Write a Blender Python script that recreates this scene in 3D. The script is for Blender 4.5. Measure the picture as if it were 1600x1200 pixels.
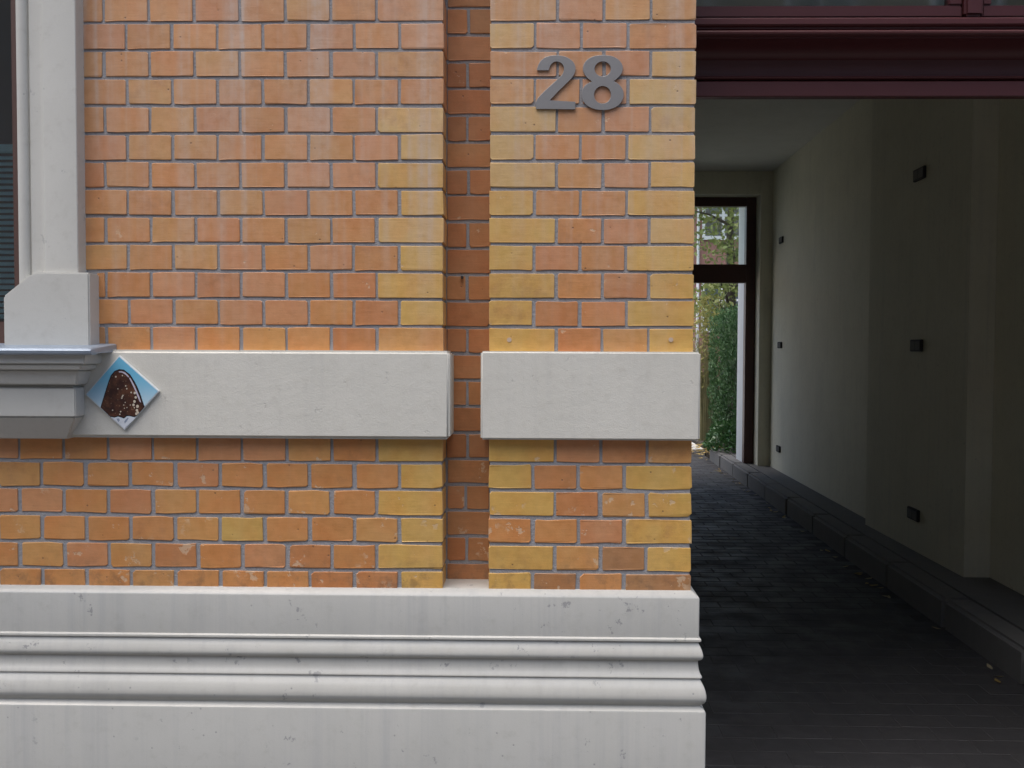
import bpy, bmesh, math, random
from mathutils import Vector, Matrix, noise
R = math.radians
random.seed(28)

# ------------------------------------------------------------------ scene, camera, sky, sun, exposure
for o in list(bpy.data.objects):
    bpy.data.objects.remove(o)
S = bpy.context.scene
COL = S.collection

cam = bpy.data.cameras.new('camera')
cam.sensor_width = 36.0
cam.lens = 35.0
cam.clip_start = 0.05
cam.clip_end = 500.0
cam_ob = bpy.data.objects.new('camera', cam)
COL.objects.link(cam_ob)
cam_ob.location = (0.0, -2.807, 1.6)
cam_ob.rotation_euler = (R(87.9699), R(-0.2290), R(1.1046))
S.camera = cam_ob

W = bpy.data.worlds.new('World')
S.world = W
W.use_nodes = True
wn = W.node_tree
wn.nodes.clear()
w_out = wn.nodes.new('ShaderNodeOutputWorld')
w_bg = wn.nodes.new('ShaderNodeBackground')
w_sky = wn.nodes.new('ShaderNodeTexSky')
w_sky.sky_type = 'NISHITA'
w_sky.sun_disc = False
SUN_EL, SUN_AZ = R(76), R(238)           # azimuth clockwise from +Y
w_sky.sun_elevation = SUN_EL
w_sky.sun_rotation = SUN_AZ
w_sky.air_density = 1.0
w_sky.dust_density = 4.0
w_sky.ozone_density = 1.0
w_bg.inputs['Strength'].default_value = 0.10
wn.links.new(w_sky.outputs[0], w_bg.inputs[0])
wn.links.new(w_bg.outputs[0], w_out.inputs[0])

sun = bpy.data.lights.new('sun', 'SUN')
sun.energy = 1.5
sun.angle = R(80)
sun.color = (1.0, 0.955, 0.88)
sun_ob = bpy.data.objects.new('sun', sun)
COL.objects.link(sun_ob)
sd = Vector((math.sin(SUN_AZ) * math.cos(SUN_EL), math.cos(SUN_AZ) * math.cos(SUN_EL), math.sin(SUN_EL)))
sun_ob.rotation_euler = (-sd).to_track_quat('-Z', 'Y').to_euler()
sun_ob.location = (0, -6, 14)

S.view_settings.view_transform = 'Standard'
S.view_settings.look = 'None'
S.view_settings.exposure = 1.34
S.view_settings.gamma = 1.0

# ------------------------------------------------------------------ helpers
def tag(o, label=None, cat=None, group=None, kind=None):
    if label: o['label'] = label
    if cat: o['category'] = cat
    if group: o['group'] = group
    if kind: o['kind'] = kind
    return o

def empty(name, loc=(0, 0, 0), parent=None):
    o = bpy.data.objects.new(name, None)
    o.empty_display_size = 0.1
    o.location = loc
    COL.objects.link(o)
    if parent: o.parent = parent
    return o

class MB:
    """collects faces for one mesh object"""
    def __init__(s): s.v = []; s.f = []
    def add(s, vs, fs):
        b = len(s.v); s.v += [tuple(v) for v in vs]; s.f += [tuple(i + b for i in f) for f in fs]; return s
    def box(s, x0, x1, y0, y1, z0, z1):
        return s.add([(x0,y0,z0),(x1,y0,z0),(x1,y1,z0),(x0,y1,z0),(x0,y0,z1),(x1,y0,z1),(x1,y1,z1),(x0,y1,z1)],
                     [(0,3,2,1),(4,5,6,7),(0,1,5,4),(1,2,6,5),(2,3,7,6),(3,0,4,7)])
    def hexa(s, p):   # 8 points: bottom ring then top ring (ccw seen from above)
        return s.add(p, [(0,3,2,1),(4,5,6,7),(0,1,5,4),(1,2,6,5),(2,3,7,6),(3,0,4,7)])
    def prism(s, poly, y0, y1):   # polygon in xz (counter-clockwise seen from -Y), between y0 (front) and y1
        n = len(poly)
        return s.add([(x, y0, z) for x, z in poly] + [(x, y1, z) for x, z in poly],
                     [tuple(range(n)), tuple(range(2*n-1, n-1, -1))] + [((i+1) % n, i, i+n, (i+1) % n + n) for i in range(n)])
    def sweepx(s, prof, x0, x1):  # closed profile of (y,z) extruded along x
        n = len(prof)
        return s.add([(x0, y, z) for y, z in prof] + [(x1, y, z) for y, z in prof],
                     [tuple(range(n)), tuple(range(2*n-1, n-1, -1))] + [((i+1) % n, i, i+n, (i+1) % n + n) for i in range(n)])
    def tube(s, pts, rad, n=8):
        rings = []
        for i, p in enumerate(pts):
            p = Vector(p)
            a = Vector(pts[max(0, i-1)]); c = Vector(pts[min(len(pts)-1, i+1)])
            t = (c - a).normalized()
            u = t.cross(Vector((0.13, 0.9, 0.41))).normalized(); w = t.cross(u)
            r = rad[i] if isinstance(rad, (list, tuple)) else rad
            rings.append([p + (u*math.cos(2*math.pi*k/n) + w*math.sin(2*math.pi*k/n))*r for k in range(n)])
        b = len(s.v)
        for rg in rings: s.v += [tuple(q) for q in rg]
        for i in range(len(rings)-1):
            for k in range(n):
                s.f.append((b+i*n+k, b+i*n+(k+1) % n, b+(i+1)*n+(k+1) % n, b+(i+1)*n+k))
        s.f.append(tuple(b+k for k in reversed(range(n)))); s.f.append(tuple(b+(len(rings)-1)*n+k for k in range(n)))
        return s
    def mesh(s, name, mat, smooth=False, bevel=0, fix=True, seg=2):
        me = bpy.data.meshes.new(name)
        me.from_pydata(s.v, [], s.f)
        if fix or bevel:
            bm = bmesh.new(); bm.from_mesh(me)
            if bevel:
                bmesh.ops.recalc_face_normals(bm, faces=bm.faces)
                bmesh.ops.bevel(bm, geom=[e for e in bm.edges if e.is_manifold and e.calc_face_angle(0) > 0.35], offset=bevel, segments=seg, affect='EDGES', clamp_overlap=True)
            bmesh.ops.recalc_face_normals(bm, faces=bm.faces)
            bm.to_mesh(me); bm.free()
        if mat: me.materials.append(mat)
        if smooth:
            me.polygons.foreach_set('use_smooth', [True]*len(me.polygons))
            me.set_sharp_from_angle(angle=R(40))
        me.update()
        return me
    def build(s, name, mat, parent=None, **k):
        o = bpy.data.objects.new(name, s.mesh(name, mat, **k))
        COL.objects.link(o)
        if parent: o.parent = parent
        return o

# ------------------------------------------------------------------ materials
def new_mat(name):
    m = bpy.data.materials.new(name); m.use_nodes = True
    nt = m.node_tree
    return m, nt, nt.nodes['Principled BSDF']

class N:
    """tiny node helper"""
    def __init__(s, nt): s.nt = nt
    def n(s, t, **k):
        x = s.nt.nodes.new(t)
        for a, b in k.items(): setattr(x, a, b)
        return x
    def lk(s, a, b): s.nt.links.new(a, b)
    def val(s, sock, v):
        if hasattr(v, 'is_output') or isinstance(v, bpy.types.NodeSocket): s.lk(v, sock)
        else: sock.default_value = v
    def math(s, op, a, b=0.0, c=None, clamp=False):
        x = s.n('ShaderNodeMath', operation=op, use_clamp=clamp)
        s.val(x.inputs[0], a); s.val(x.inputs[1], b)
        if c is not None: s.val(x.inputs[2], c)
        return x.outputs[0]
    def vmath(s, op, a, b):
        x = s.n('ShaderNodeVectorMath', operation=op); s.val(x.inputs[0], a); s.val(x.inputs[1], b); return x.outputs[0]
    def noise(s, vec, scale, detail=3, rough=0.55):
        x = s.n('ShaderNodeTexNoise'); s.lk(vec, x.inputs['Vector'])
        x.inputs['Scale'].default_value = scale; x.inputs['Detail'].default_value = detail; x.inputs['Roughness'].default_value = rough
        return x.outputs[0]
    def voro(s, vec, scale):
        x = s.n('ShaderNodeTexVoronoi'); s.lk(vec, x.inputs['Vector']); x.inputs['Scale'].default_value = scale
        return x
    def ramp(s, fac, lo, hi, a=0.0, b=1.0):
        x = s.n('ShaderNodeMapRange'); x.interpolation_type = 'SMOOTHSTEP'
        s.lk(fac, x.inputs[0]); x.inputs[1].default_value = lo; x.inputs[2].default_value = hi; x.inputs[3].default_value = a; x.inputs[4].default_value = b
        return x.outputs[0]
    def mix(s, fac, a, b, mode='MIX'):
        x = s.n('ShaderNodeMix', data_type='RGBA', blend_type=mode)
        s.val(x.inputs['Factor'], fac); s.val(x.inputs['A'], a); s.val(x.inputs['B'], b)
        return x.outputs['Result']
    def bump(s, h, strength, dist, bsdf):
        x = s.n('ShaderNodeBump'); s.lk(h, x.inputs['Height']); x.inputs['Strength'].default_value = strength; x.inputs['Distance'].default_value = dist
        s.lk(x.outputs[0], bsdf.inputs['Normal'])

def c4(c): return (c[0], c[1], c[2], 1.0)

def mat_brick():
    m, nt, b = new_mat('clinker_brick'); h = N(nt)
    tc = h.n('ShaderNodeTexCoord'); oi = h.n('ShaderNodeObjectInfo'); geo = h.n('ShaderNodeNewGeometry')
    off = h.n('ShaderNodeCombineXYZ')
    h.lk(h.math('MULTIPLY', oi.outputs['Random'], 53.0), off.inputs[0]); h.lk(h.math('MULTIPLY', oi.outputs['Random'], 91.0), off.inputs[2])
    p = h.vmath('ADD', tc.outputs['Object'], off.outputs[0])
    big = h.noise(p, 9.0, 2); mid = h.noise(p, 38.0, 4, 0.6)
    brushed = h.noise(h.vmath('MULTIPLY', p, (14.0, 14.0, 190.0)), 1.0, 3, 0.6)
    fine = h.noise(p, 420.0, 3, 0.6)
    col = oi.outputs['Color']
    # firing colour drift inside one brick
    col = h.mix(h.ramp(big, 0.35, 0.7, 0.0, 0.5), col, h.mix(1.0, col, (1.0, 0.78, 0.62, 1), 'MULTIPLY'))
    flash = h.math('MULTIPLY', h.math('GREATER_THAN', oi.outputs['Random'], 0.80), h.ramp(h.noise(p, 15.0, 4, 0.7), 0.45, 0.70, 0.0, 0.38))
    col = h.mix(flash, col, (0.30, 0.13, 0.05, 1))
    v = h.math('ADD', h.math('MULTIPLY', mid, 0.36), h.math('MULTIPLY', brushed, 0.20))
    v = h.math('ADD', v, h.math('MULTIPLY', fine, 0.14))
    v = h.math('ADD', v, 0.66)
    g = h.n('ShaderNodeCombineColor'); [h.lk(v, g.inputs[i]) for i in range(3)]
    col = h.mix(1.0, col, g.outputs[0], 'MULTIPLY')
    # lime run-off streaks down the wall, plus lens haze and sheen painted in upwards
    sx = h.vmath('MULTIPLY', geo.outputs['Position'], (9.0, 3.0, 0.42))
    st = h.noise(sx, 1.0, 4, 0.65)
    st2 = h.noise(h.vmath('MULTIPLY', geo.outputs['Position'], (30.0, 3.0, 0.9)), 1.0, 2, 0.5)
    sep = h.n('ShaderNodeSeparateXYZ'); h.lk(geo.outputs['Position'], sep.inputs[0])
    hi = h.math('MULTIPLY', h.ramp(sep.outputs[2], 1.40, 2.40, 0.08, 0.72), h.ramp(sep.outputs[1], 0.02, 0.10, 1.0, 0.12))
    lime_haze = h.math('ADD', h.ramp(st, 0.42, 0.78), h.math('MULTIPLY', h.ramp(st2, 0.56, 0.74), 0.55), clamp=True)
    lime_haze = h.math('MULTIPLY', h.math('ADD', h.math('MULTIPLY', lime_haze, 0.95), 0.25), hi)
    lime_haze = h.math('MULTIPLY', lime_haze, h.ramp(mid, 0.25, 0.6, 0.65, 1.0))
    col = h.mix(lime_haze, col, (0.52, 0.435, 0.38, 1))
    # pits and pale nicks, more of them near the ground
    low = h.ramp(sep.outputs[2], 1.15, 1.40, 0.055, 0.0)
    vo = h.voro(p, 42.0)
    rnd = h.n('ShaderNodeSeparateColor'); h.lk(vo.outputs['Color'], rnd.inputs[0])
    pit = h.math('MULTIPLY', h.ramp(vo.outputs['Distance'], 0.02, 0.16, 1.0, 0.0), h.math('GREATER_THAN', h.math('ADD', rnd.outputs[0], low), 0.885))
    col = h.mix(h.math('MULTIPLY', pit, 0.75), col, (0.10, 0.06, 0.04, 1))
    nick = h.math('MULTIPLY', h.ramp(h.math('ADD', h.noise(p, 16.0, 5, 0.65), low), 0.645, 0.675), h.ramp(big, 0.4, 0.55))
    col = h.mix(h.math('MULTIPLY', nick, 0.6), col, (0.62, 0.48, 0.33, 1))
    # arris: worn, slightly dusty edge ring stored on the mesh
    at = h.n('ShaderNodeAttribute'); at.attribute_name = 'arris'
    worn = h.math('MULTIPLY', at.outputs['Fac'], h.ramp(mid, 0.35, 0.65, 0.0, 0.4))
    col = h.mix(worn, col, (0.50, 0.40, 0.30, 1))
    # grime next to the plinth
    gr = h.math('MULTIPLY', h.ramp(sep.outputs[2], 0.90, 1.06, 0.55, 0.0), h.ramp(h.noise(geo.outputs['Position'], 22.0, 5, 0.7), 0.45, 0.68))
    col = h.mix(gr, col, (0.16, 0.10, 0.06, 1))
    h.lk(col, b.inputs['Base Color'])
    h.lk(h.ramp(mid, 0.3, 0.7, 0.38, 0.58), b.inputs['Roughness'])
    hh = h.math('ADD', h.math('MULTIPLY', mid, 0.6), h.math('MULTIPLY', fine, 0.25))
    hh = h.math('ADD', hh, h.math('MULTIPLY', brushed, 0.25)); hh = h.math('SUBTRACT', hh, h.math('MULTIPLY', pit, 0.7)); hh = h.math('SUBTRACT', hh, h.math('MULTIPLY', nick, 0.4))
    h.bump(hh, 0.55, 0.0022, b)
    return m

def mat_plain(name, col, rough=0.6, var=0.15, scale=12.0, bump=0.3, dist=0.002, metallic=0.0, tint=None, spec=0.5):
    m, nt, b = new_mat(name); h = N(nt)
    geo = h.n('ShaderNodeNewGeometry'); p = geo.outputs['Position']
    a = h.noise(p, scale, 4, 0.6); f = h.noise(p, scale*18, 3, 0.6)
    v = h.math('ADD', h.math('MULTIPLY', a, var*2), h.math('MULTIPLY', f, var))
    c = h.mix(h.math('SUBTRACT', v, var, clamp=True), c4(col), c4(tint or [x*0.55 for x in col]))
    h.lk(c, b.inputs['Base Color'])
    b.inputs['Roughness'].default_value = rough; b.inputs['Metallic'].default_value = metallic
    b.inputs['Specular IOR Level'].default_value = spec
    if bump: h.bump(h.math('ADD', f, h.math('MULTIPLY', a, 0.5)), bump, dist, b)
    return m

def mat_stucco(name, col, streak=0.0, chips=0.0, grain=0.35, rough=0.62):
    m, nt, b = new_mat(name); h = N(nt)
    geo = h.n('ShaderNodeNewGeometry'); p = geo.outputs['Position']
    a = h.noise(p, 3.2, 4, 0.6); g = h.noise(p, 26.0, 4, 0.65); f = h.noise(p, 330.0, 3, 0.7)
    c = h.mix(h.ramp(a, 0.35, 0.75, 0.0, 0.30), c4(col), c4([col[0]*0.80, col[1]*0.80, col[2]*0.78]))
    c = h.mix(h.ramp(g, 0.50, 0.80, 0.0, 0.28), c, c4([col[0]*0.66, col[1]*0.64, col[2]*0.60]))
    c = h.mix(h.math('MULTIPLY', h.ramp(f, 0.5, 0.8), 0.12), c, c4([x*0.5 for x in col]))
    if streak:
        s1 = h.noise(h.vmath('MULTIPLY', p, (34.0, 34.0, 0.9)), 1.0, 4, 0.7)
        s2 = h.noise(h.vmath('MULTIPLY', p, (6.0, 6.0, 1.2)), 1.0, 3, 0.6)
        sv = h.math('MULTIPLY', h.ramp(s1, 0.42, 0.70), h.ramp(s2, 0.35, 0.7, 0.3, 1.0))
        c = h.mix(h.math('MULTIPLY', sv, streak), c, (0.26, 0.27, 0.30, 1))
    ch = None
    if chips:
        v1 = h.noise(p, 21.0, 6, 0.72); v2 = h.noise(p, 2.6, 2)
        ch = h.math('MULTIPLY', h.ramp(v1, 0.635, 0.655), h.ramp(v2, 0.44, 0.52))
        vo = h.voro(p, 26.0); sc = h.n('ShaderNodeSeparateColor'); h.lk(vo.outputs['Color'], sc.inputs[0])
        dots = h.math('MULTIPLY', h.ramp(vo.outputs['Distance'], 0.03, 0.10, 1.0, 0.0), h.math('GREATER_THAN', sc.outputs[1], 0.90))
        ch = h.math('MAXIMUM', ch, dots)
        c = h.mix(h.math('MULTIPLY', ch, chips), c, (0.22, 0.22, 0.23, 1))
    h.lk(c, b.inputs['Base Color'])
    b.inputs['Roughness'].default_value = rough
    hh = h.math('ADD', h.math('MULTIPLY', f, 0.5), h.math('MULTIPLY', g, 0.8))
    if ch is not None: hh = h.math('SUBTRACT', hh, h.math('MULTIPLY', ch, 0.8))
    h.bump(hh, grain, 0.0025, b)
    return m

def mat_glass(name, rough=0.03):
    m, nt, b = new_mat(name); h = N(nt)
    geo = h.n('ShaderNodeNewGeometry')
    tr = h.n('ShaderNodeBsdfTransparent'); tr.inputs[0].default_value = (0.90, 0.94, 0.92, 1)
    gl = h.n('ShaderNodeBsdfGlossy'); gl.inputs['Color'].default_value = (0.95, 0.97, 1, 1)
    h.lk(h.ramp(h.noise(geo.outputs['Position'], 5.0, 3), 0.4, 0.8, rough, rough+0.05), gl.inputs['Roughness'])
    fr = h.n('ShaderNodeFresnel'); fr.inputs['IOR'].default_value = 1.5
    mx = h.n('ShaderNodeMixShader'); h.lk(h.math('MULTIPLY', fr.outputs[0], 1.7, clamp=True), mx.inputs[0])
    h.lk(tr.outputs[0], mx.inputs[1]); h.lk(gl.outputs[0], mx.inputs[2]); h.lk(mx.outputs[0], nt.nodes['Material Output'].inputs[0])
    return m

def mat_leaf(name, c1, c2, rough=0.5, trans=0.25):
    m, nt, b = new_mat(name); h = N(nt)
    geo = h.n('ShaderNodeNewGeometry')
    n1 = h.noise(geo.outputs['Position'], 5.0, 3); n2 = h.noise(geo.outputs['Position'], 60.0, 2)
    c = h.mix(h.ramp(h.math('ADD', h.math('MULTIPLY', n1, 0.6), h.math('MULTIPLY', n2, 0.4)), 0.35, 0.65), c4(c1), c4(c2))
    h.lk(c, b.inputs['Base Color']); b.inputs['Roughness'].default_value = rough
    b.inputs['Subsurface Weight'].default_value = 0.0
    out = nt.nodes['Material Output']
    tr = h.n('ShaderNodeBsdfTranslucent'); h.lk(c, tr.inputs[0])
    mx = h.n('ShaderNodeMixShader'); mx.inputs[0].default_value = trans
    h.lk(b.outputs[0], mx.inputs[1]); h.lk(tr.outputs[0], mx.inputs[2]); h.lk(mx.outputs[0], out.inputs[0])
    return m

def mat_solid(name, col, rough=0.3):
    m, nt, b = new_mat(name); h = N(nt)
    geo = h.n('ShaderNodeNewGeometry')
    n = h.noise(geo.outputs['Position'], 70.0, 4, 0.6)
    h.lk(h.mix(h.ramp(n, 0.4, 0.75, 0.0, 0.35), c4(col), c4([x*0.7 for x in col])), b.inputs['Base Color'])
    b.inputs['Roughness'].default_value = rough
    return m

M = dict(
    brick=mat_brick(),
    mortar=mat_plain('mortar', (0.33, 0.33, 0.345), 0.9, 0.5, 11.0, 0.9, 0.003, tint=(0.22, 0.215, 0.22)),
    band=mat_stucco('band_stucco', (0.635, 0.62, 0.56), streak=0.10, chips=0.12, grain=0.55),
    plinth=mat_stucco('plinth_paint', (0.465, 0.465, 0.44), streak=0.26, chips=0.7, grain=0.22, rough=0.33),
    moulding=mat_stucco('moulding_pale', (0.53, 0.525, 0.49), streak=0.18, chips=0.7, grain=0.22, rough=0.33),  # mouldings and ledge get a lighter tone than the plinth fronts
    surround=mat_stucco('surround_paint', (0.53, 0.525, 0.49), chips=0.4, grain=0.25, rough=0.55),
    zinc=mat_plain('zinc', (0.30, 0.36, 0.44), 0.45, 0.30, 16.0, 0.25, 0.001, metallic=0.5),
    cream=mat_stucco('passage_paint', (0.80, 0.765, 0.62), streak=0.12, chips=0.25, grain=0.30, rough=0.8),
    cream_dark=mat_stucco('passage_paint_dark', (0.70, 0.67, 0.54), streak=0.15, chips=0.3, grain=0.30, rough=0.85),  # middle wall section, a little darker than the rest of the passage
    ceilw=mat_stucco('ceiling_paint', (0.72, 0.72, 0.68), grain=0.2, rough=0.85),
    red=mat_plain('oxblood_paint', (0.080, 0.021, 0.023), 0.38, 0.18, 9.0, 0.12, 0.001),
    darkred=mat_plain('brown_paint', (0.085, 0.034, 0.030), 0.45, 0.18, 9.0, 0.12, 0.001),
    brownframe=mat_plain('window_wood_paint', (0.10, 0.055, 0.045), 0.45, 0.2, 10.0, 0.15, 0.001),
    steel=mat_plain('brushed_steel', (0.34, 0.33, 0.325), 0.42, 0.10, 60.0, 0.10, 0.0006, metallic=0.7),
    glass=mat_glass('window_glass'),
    blind=mat_plain('blind_slat', (0.62, 0.80, 0.86), 0.5, 0.1, 20.0, 0.0),
    paver=None, pavebed=mat_plain('paver_joint_sand', (0.055, 0.051, 0.050), 0.95, 0.3, 40.0, 0.6, 0.003),
    kerb=mat_plain('kerb_stone', (0.18, 0.172, 0.165), 0.85, 0.3, 9.0, 0.6, 0.004),
    box=mat_plain('socket_plastic', (0.035, 0.034, 0.033), 0.8, 0.15, 30.0, 0.1),
    boxlite=mat_plain('socket_metal', (0.13, 0.125, 0.12), 0.85, 0.15, 30.0, 0.1),
    asphalt=mat_plain('asphalt', (0.05, 0.05, 0.052), 0.9, 0.3, 30.0, 0.7, 0.004),
    slab=mat_plain('pavement_slab', (0.085, 0.082, 0.08), 0.85, 0.25, 6.0, 0.5, 0.003),
    soil=mat_plain('soil', (0.05, 0.038, 0.026), 0.95, 0.3, 14.0, 0.8, 0.01),
    farbrick=mat_plain('far_brick', (0.34, 0.17, 0.15), 0.85, 0.3, 3.0, 0.4, 0.004),
    farwhite=mat_plain('far_white_paint', (0.70, 0.72, 0.74), 0.6, 0.1, 3.0, 0.1),
    fargrey=mat_plain('far_render', (0.42, 0.45, 0.47), 0.8, 0.2, 2.0, 0.3),
    bark=mat_plain('bark', (0.07, 0.055, 0.045), 0.95, 0.35, 20.0, 0.9, 0.01),
    filler=mat_plain('hole_filler', (0.52, 0.40, 0.30), 0.8, 0.2, 60.0, 0.4),
    iron=mat_plain('rusty_nail', (0.05, 0.035, 0.03), 0.8, 0.3, 60.0, 0.4),
)
def mat_paver():
    m, nt, b = new_mat('clinker_paver'); h = N(nt)
    oi = h.n('ShaderNodeObjectInfo'); geo = h.n('ShaderNodeNewGeometry'); p = geo.outputs['Position']
    a = h.noise(p, 4.0, 4, 0.6); f = h.noise(p, 140.0, 3, 0.65)
    c = h.mix(oi.outputs['Random'], (0.040, 0.038, 0.040, 1), (0.049, 0.046, 0.048, 1))
    c = h.mix(h.ramp(a, 0.35, 0.7, 0.0, 0.6), c, (0.036, 0.034, 0.036, 1))
    c = h.mix(h.math('MULTIPLY', h.ramp(f, 0.55, 0.8), 0.4), c, (0.11, 0.10, 0.10, 1))
    h.lk(c, b.inputs['Base Color']); h.lk(h.ramp(a, 0.3, 0.7, 0.5, 0.8), b.inputs['Roughness'])
    h.bump(f, 0.5, 0.002, b)
    return m
M['paver'] = mat_paver()

# ------------------------------------------------------------------ dimensions of the front (metres)
PITCH = 0.07715            # course height
BH = 0.0690                # brick height
Z0 = 2.514                 # underside of course 0
HP = 0.1282                # header pitch
JOINT = 0.0080
NX0, NX1 = -0.249, -0.119  # niche left and right arris
PX1 = 0.4545               # pier right arris
ND = 0.115                 # niche depth
BAND = (1.345, 1.593)
PLTOP = 0.917
SK = 0.0245                # the passage runs slightly askew
def skx(x, y): return x + SK*y

# ------------------------------------------------------------------ ground, street, passage floor
g = MB().add([(-150,-150,-0.30),(150,-150,-0.30),(150,150,-0.30),(-150,150,-0.30)], [(0,1,2,3)]).build('ground', M['soil'], fix=False); tag(g, kind='structure')
r = MB().box(-60, 60, -11.0, -3.82, -0.29, -0.12).build('road', M['asphalt']); tag(r, kind='structure')
pv = MB().box(-60, 60, -3.66, -0.045, -0.28, -0.004).build('pavement', M['slab']); tag(pv, kind='structure')
kb = MB().box(-60, 60, -3.81, -3.67, -0.28, 0.0).build('street_kerb', M['kerb'], bevel=0.012); tag(kb, kind='structure')

def corner_skew(x0, x1, y0, y1, z0, z1):
    return [(skx(x0,y0),y0,z0),(skx(x1,y0),y0,z0),(skx(x1,y1),y1,z0),(skx(x0,y1),y1,z0),(skx(x0,y0),y0,z1),(skx(x1,y0),y0,z1),(skx(x1,y1),y1,z1),(skx(x0,y1),y1,z1)]
KX = 2.315                 # kerb foot at the street front
floor = MB().hexa(corner_skew(0.40, KX+0.02, -0.02, 13.2, -0.28, -0.0050)).build('passage_floor', M['pavebed']); tag(floor, kind='structure')
# pavers in running bond, courses across the passage
PW, PD = 0.222, 0.139
rng = random.Random(5)
pav_meshes = []
for i in range(6):
    w, d = PW-0.003, PD-0.003
    e = 0.0016
    a = [rng.uniform(-.0012, .0012) for _ in range(8)]
    mb = MB().add([(-w/2+a[0],-d/2+a[1],-.03),(w/2+a[2],-d/2+a[3],-.03),(w/2+a[4],d/2+a[5],-.03),(-w/2+a[6],d/2+a[7],-.03),
                   (-w/2,-d/2,-e),(w/2,-d/2,-e),(w/2,d/2,-e),(-w/2,d/2,-e),
                   (-w/2+e,-d/2+e,0),(w/2-e,-d/2+e,0),(w/2-e,d/2-e,0),(-w/2+e,d/2-e,0)],
                  [(8,9,10,11)]+[(i0, (i0+1)%4, 4+(i0+1)%4, 4+i0) for i0 in range(4)]+[(4+i0, 4+(i0+1)%4, 8+(i0+1)%4, 8+i0) for i0 in range(4)])
    pav_meshes.append(mb.mesh('paver', M['paver'], fix=False))
rest = MB()
row = 0; y = 0.02
while y < 13.1:
    x = 0.44 + (PW/2 if row % 2 else 0.0)
    while x < KX - 0.02 + 0.02:
        yc = y + PD/2
        cx = skx(x + PW/2, yc)
        wlim = skx(KX, yc) - cx
        dz = rng.uniform(-.0009, .0006)
        if wlim > PW/2 - 0.03:
            if 0.55 < y < 3.35:
                o = bpy.data.objects.new('paver', pav_meshes[rng.randrange(6)]); COL.objects.link(o); o.parent = floor
                o.location = (cx, yc, -0.0035+dz); o.rotation_euler = (rng.gauss(0, .0025), rng.gauss(0, .0025), -math.atan(SK)+rng.gauss(0, .003))
                if wlim < PW/2: o.scale.x = (wlim + PW/2)/PW; o.location.x -= (PW/2-wlim)/2
            else:
                w, d = PW-.006, PD-.006
                z = -0.0035+dz
                rest.add([(cx-w/2,yc-d/2,z-.02),(cx+w/2,yc-d/2,z-.02),(cx+w/2,yc+d/2,z-.02),(cx-w/2,yc+d/2,z-.02),(cx-w/2+.003,yc-d/2+.003,z),(cx+w/2-.003,yc-d/2+.003,z),(cx+w/2-.003,yc+d/2-.003,z),(cx-w/2+.003,yc+d/2-.003,z)],
                         [(4,5,6,7),(0,1,5,4),(1,2,6,5),(2,3,7,6),(3,0,4,7)])
        x += PW
    y += PD; row += 1
o = rest.build('paver_field', M['paver'], floor, fix=False); o['kind'] = 'stuff'

# raised kerb walk along the right wall: stone by stone
KH = 0.17
walk = MB().hexa(corner_skew(KX+0.17, 3.12, 0.0, 11.7, -0.28, KH-0.004)).build('kerb_walk', M['kerb']); tag(walk, kind='structure')
yk = 0.0
while yk < 11.6:
    L = min(0.98, 11.68-yk)
    h_ = KH + rng.uniform(-.002, .002); dx = rng.uniform(-.004, .004)
    MB().hexa(corner_skew(KX+dx, KX+0.168, yk+.0015, yk+L-.0015, -0.28, h_)).build('kerb_stone', M['kerb'], walk, bevel=0.022, seg=3)
    yk += L
# garden beds and courtyard paving behind the passage
bed = MB().hexa(corner_skew(KX+0.18, 7.0, 11.71, 24.0, -0.28, 0.02)).build('garden_bed', M['soil']); tag(bed, kind='structure')
bed2 = MB().hexa(corner_skew(KX+0.172, 7.0, 10.30, 11.70, -0.28, 0.165)).build('planting_bed', M['soil']); tag(bed2, kind='structure')
yard = MB().box(-14, 0.38, 10.31, 13.2, -0.28, -0.006).box(-14, 2.80, 13.21, 31.9, -0.28, -0.007).build('courtyard_path', mat_plain('yard_paving', (0.52, 0.51, 0.48), 0.85, 0.25, 5.0, 0.4)); tag(yard, kind='structure')

# ------------------------------------------------------------------ the house
house = empty('brick_house', (0, 0, 0))
tag(house, 'orange and yellow brick house front with pale bands, moulded plinth and carriage passage', 'house')

ORANGE = (0.54, 0.245, 0.078); SALMON = (0.53, 0.245, 0.105); TAN = (0.55, 0.280, 0.090); RED = (0.51, 0.215, 0.074)
YEL = (0.60, 0.365, 0.092); PALE = (0.60, 0.385, 0.135); OLIVE = (0.56, 0.350, 0.095); BROWN = (0.40, 0.200, 0.080)
brng = random.Random(77)
def vary(c, a=0.035):
    k = 1 + brng.gauss(0, a); t = brng.gauss(0, a*0.5)
    return (max(0, c[0]*k), max(0, c[1]*k*(1-t)), max(0, c[2]*k*(1-2.0*t)), 1.0)
def body_col():
    u = brng.random()
    c = ORANGE if u < .55 else SALMON if u < .76 else TAN if u < .95 else RED
    return vary(c)

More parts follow.
